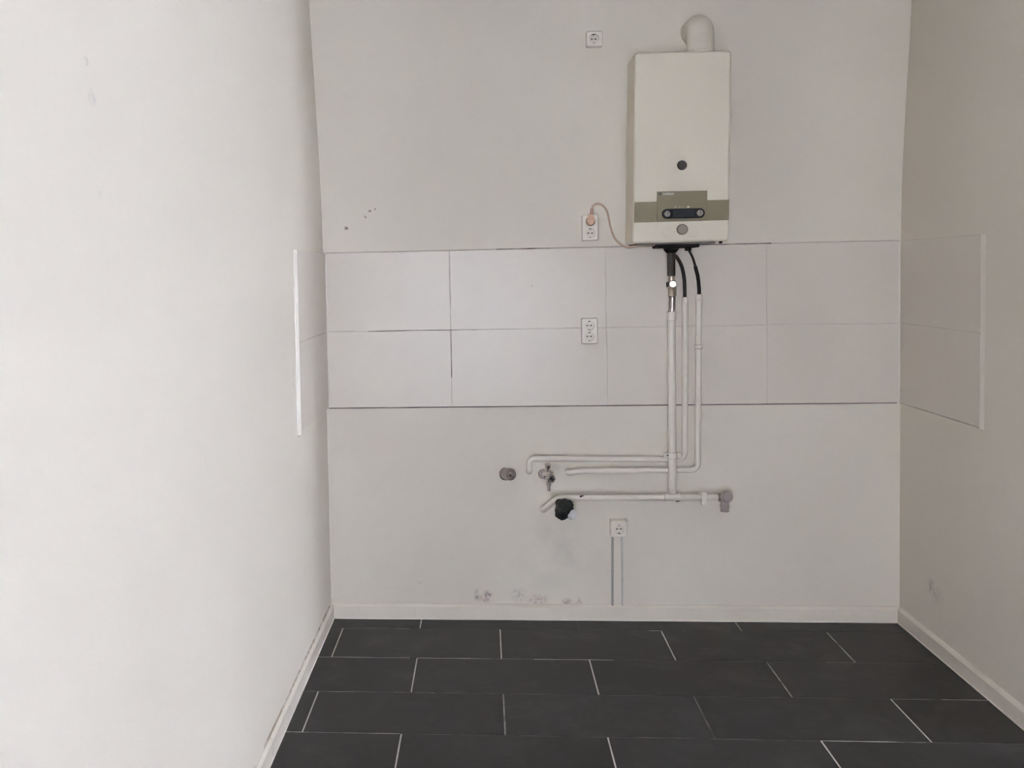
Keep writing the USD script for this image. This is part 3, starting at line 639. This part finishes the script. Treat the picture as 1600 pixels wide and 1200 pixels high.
def hose_pipe(name, label, hose, pipe_uv, y_, rpx, nut_v, collar_v=None, R=.035, hose_r=(2.7, 2.7), end=None, sheath=None):
    t = Thing(name, label, 'pipe', at(*pipe_uv[0], y_))
    t.part('hose', tube(smooth_path([at(u, v, yy) for u, v, yy in hose], 6), [K(hose_r[0], y_), K(hose_r[1], y_)] if hose_r[0] == hose_r[1] else [K(r, y_) for r in hose_r], 14), M_rubber, smooth=60, label='black hose below the boiler')
    if sheath: t.part('sheath', tube(smooth_path([at(*q) for q in sheath], 6), K(2.8, y_), 14), M_rubber, smooth=60)
    pts = [at(u, v, y_) for u, v in pipe_uv] + (list(end) if end else [])
    t.part('pipe', tube(bend(pts, R), K(rpx, y_), 20), M_pipe, smooth=60)
    u, v = pipe_uv[0]
    vring(at(u, nut_v, y_), K(4.5, y_), K(6.5, y_), M_pipe, t, 'nut')
    vring(at(u, nut_v + 6.5, y_), K(rpx + .5, y_), K(3, y_), M_pipe, t, 'collar')
    if collar_v: vring(at(pipe_uv[0][0] - .5, collar_v, y_), K(rpx + 1.4, y_), K(6.5, y_), M_pipe, t, 'collar', ch=.004)
    return t
yB, yC = -.045, -.045
hose_pipe('water_pipe', 'middle white pipe turning left to the upper horizontal run', [(1050.5, 392, -.08), (1053, 398, -.07), (1058.6, 403.5, -.06), (1065, 416, -.05), (1068.7, 433, yB), (1069.8, 450, yB), (1070, 466, yB)],
          [(1070.3, 466), (1070.5, 600), (1069.5, 717.5), (1000, 717.3), (826.5, 716.6)], yB, 4.8, 467.5, end=[into(826.5, 735, .040), into(826.5, 735)])
hose_pipe('water_pipe', 'right-hand white pipe turning left to the short lower run', [(1075.5, 386, -.075), (1077, 392, -.072), (1082.4, 403, -.06), (1086.6, 417, -.055), (1090.6, 434, -.05), (1092.2, 450, yC), (1092.4, 461, yC)],
          [(1092.2, 461), (1091.2, 543), (1091, 600), (1090.3, 734.0), (1040, 734.6), (905, 735.8)], yC, 4.7, 463, 541.5, hose_r=(1.8, 1.8), end=[into(886.5, 736.3, .045), into(886.5, 736.3)], sheath=[(1086.2, 416, -.0555), (1088.6, 425, -.053), (1090.6, 434, -.05), (1092.2, 450, yC), (1092.4, 461, yC)])

# ------------------------------------------------------------------ valves on the wall
w0 = at(789, 740.5, 0); w1 = at(798.5, 741.5, -.055); ax = w1 - w0; LN = np.linalg.norm(ax)
wc = Thing('waste_fitting', 'round chrome wall fitting left of the pipes', 'fitting', w0)
wc.part('barrel', lathe(w0, ax, [(-.0005, 0), (-.0005, .029), (.004, .029), (.007, .0262), (.010, .0262), (LN - .004, .0270), (LN, .0255), (LN, .021), (LN - .012, .020), (LN - .013, 0)], 32), M_chrome_d, smooth=35)
wc.part('screw_cap', lathe(w1, ax, [(-.014, 0), (-.014, .012), (-.002, .011), (.0, .008), (.0, 0)], 6), M_chrome, smooth=False)
wc.part('slot', cbox(w1 + np.array([-.002, -.008, -.009]), w1 + np.array([.002, .001, .004])), M_hole, smooth=False)

v0 = at(848.5, 740.5, 0)
av = Thing('angle_valve', 'chrome angle valve with a lever, below the end of the upper pipe', 'valve', v0)
vc = at(856.5, 742.5, -.055)
av.part('rosette', lathe(v0, (0, -1, 0), [(-.0005, 0), (-.0005, .023), (.004, .0225), (.010, .018), (.016, .016), (.016, 0)], 28), M_chrome_d, smooth=40)
av.part('body', [tube([v0, vc], [.015, .014], 18), prism(vc, (1, -.6, 0), .023, -.014, .018, 8, .003)], M_chrome, smooth=40)
av.part('handle', [tube([vc, at(855.5, 731, -.058)], .0085, 12), cyl(at(856, 728.5, -.058), (.15, -.2, 1), .0135, -.010, .010, 16, ch=.003), rquad([at(852.5, 725.5, -.058), at(859, 727.5, -.060)], .005, 8)], M_chrome, smooth=40, label='small lever on top')
sp_ = at(860.8, 748.0, -.085)
av.part('spindle_nut', prism(sp_, (.35, -1, -.1), .021, -.03, .010, 6, .004), M_chrome, smooth=False)
av.part('spindle', cyl(sp_, (.35, -1, -.1), .006, .008, .016, 12), M_near_black)
av.part('outlet', [tube([at(857.3, 745, -.062), at(857.5, 767, -.062)], K(2.6, -.06), 14), prism(at(857.4, 754, -.062), (0, 0, 1), K(4.3, -.06), -.012, .012, 6, .002)], M_chrome_d, smooth=30)

r0 = at(1124, 777.2, yA)
rv = Thing('angle_valve', 'chrome washing-machine tap at the right end of the low pipe', 'valve', r0)
rc = at(1133.4, 777.0, yA - .012)
rv.part('inlet', cyl(r0, (1, 0, 0), rH + .003, -.006, .03, 20, ch=.002), M_chrome_d)
rv.part('body', [tube(ball_tube := [at(1125, 777.1, yA), rc], .016, 16), rquad([rc], K(6.5, yA), 14)], M_chrome_d, smooth=60)
rv.part('knob', lathe(rc + np.array([.001, -.02, .006]), (.1, -1, .25), [(-.012, 0), (-.012, K(8.0, yA)), (-.004, K(9.0, yA)), (.012, K(8.7, yA)), (.018, K(7.0, yA)), (.019, 0)], 14), plain('tap_knob', (0.52, 0.47, 0.46), 0.28, metallic=0.7), smooth=30, label='ribbed tap knob')
ro = at(1132.3, 784, yA - .012)
rv.part('outlet', lathe(ro, (0.01, 0, -1), [(-.008, 0), (-.008, K(6.2, yA)), (.012, K(6.4, yA)), (.014, K(7.2, yA)), (.026, K(7.2, yA)), (.028, K(6.6, yA)), (.043, K(6.6, yA)), (.044, K(4.5, yA)), (.038, K(4.4, yA)), (.036, 0)], 20), M_chrome_d, smooth=30)

w2 = at(880.5, 797, -.12)
wv = Thing('wrapped_valve', 'tap bundled in black plastic film at the left end of the low pipe', 'valve', w2)
bag = man(sum([ball_pts(at(u, v, -.150 + dy), K(r, -.150), 14) for u, v, r, dy in ((881, 793.5, 13.2, 0), (887, 791.5, 8.5, -.01), (877, 802, 9.5, 0), (879, 805.5, 7.5, -.01), (873, 790, 7, .01), (886, 799, 9, 0))], [])).refine_to_length(.004)
tb = tm(bag); tb.merge_vertices()
nv = tb.vertex_normals; fb = meshkit.fbm(tb.vertices * 34.0)
rid = 1 - np.abs(meshkit.fbm(tb.vertices * 26.0 + 9.0)) * 2
tb.vertices = tb.vertices + nv * ((fb - fb.mean()) * .020 + (rid - rid.mean()) * .012)[:, None]
wv.part('film', tb, M_bag, smooth=25, label='crumpled black plastic film')
tl = np.array([at(868.5, 799, -.150), at(874, 800, -.155), at(872, 808.5, -.153), at(867.5, 807, -.150), at(876, 810, -.155)])
tail = man(np.vstack([tl + np.array([0, .004, 0]), tl - np.array([0, .004, 0])]))
wv.part('film_tail', tail, M_bag, smooth=False)
nq = at(893.5, 803.6, -.160)
wv.part('spout', lathe(nq, (.75, -.6, -.1), [(-.04, 0), (-.04, .018), (-.006, .020), (-.005, K(8.4, -.16)), (.010, K(8.4, -.16)), (.012, K(7.8, -.16)), (.012, K(6.6, -.16)), (.004, K(6.2, -.16)), (.003, 0)], 24), M_clear, smooth=35, label='milky plastic spout cap')
wv.part('neck', tube([at(872, 783, -.1065), at(877, 791, -.130)], .014, 14), M_bag, smooth=60)
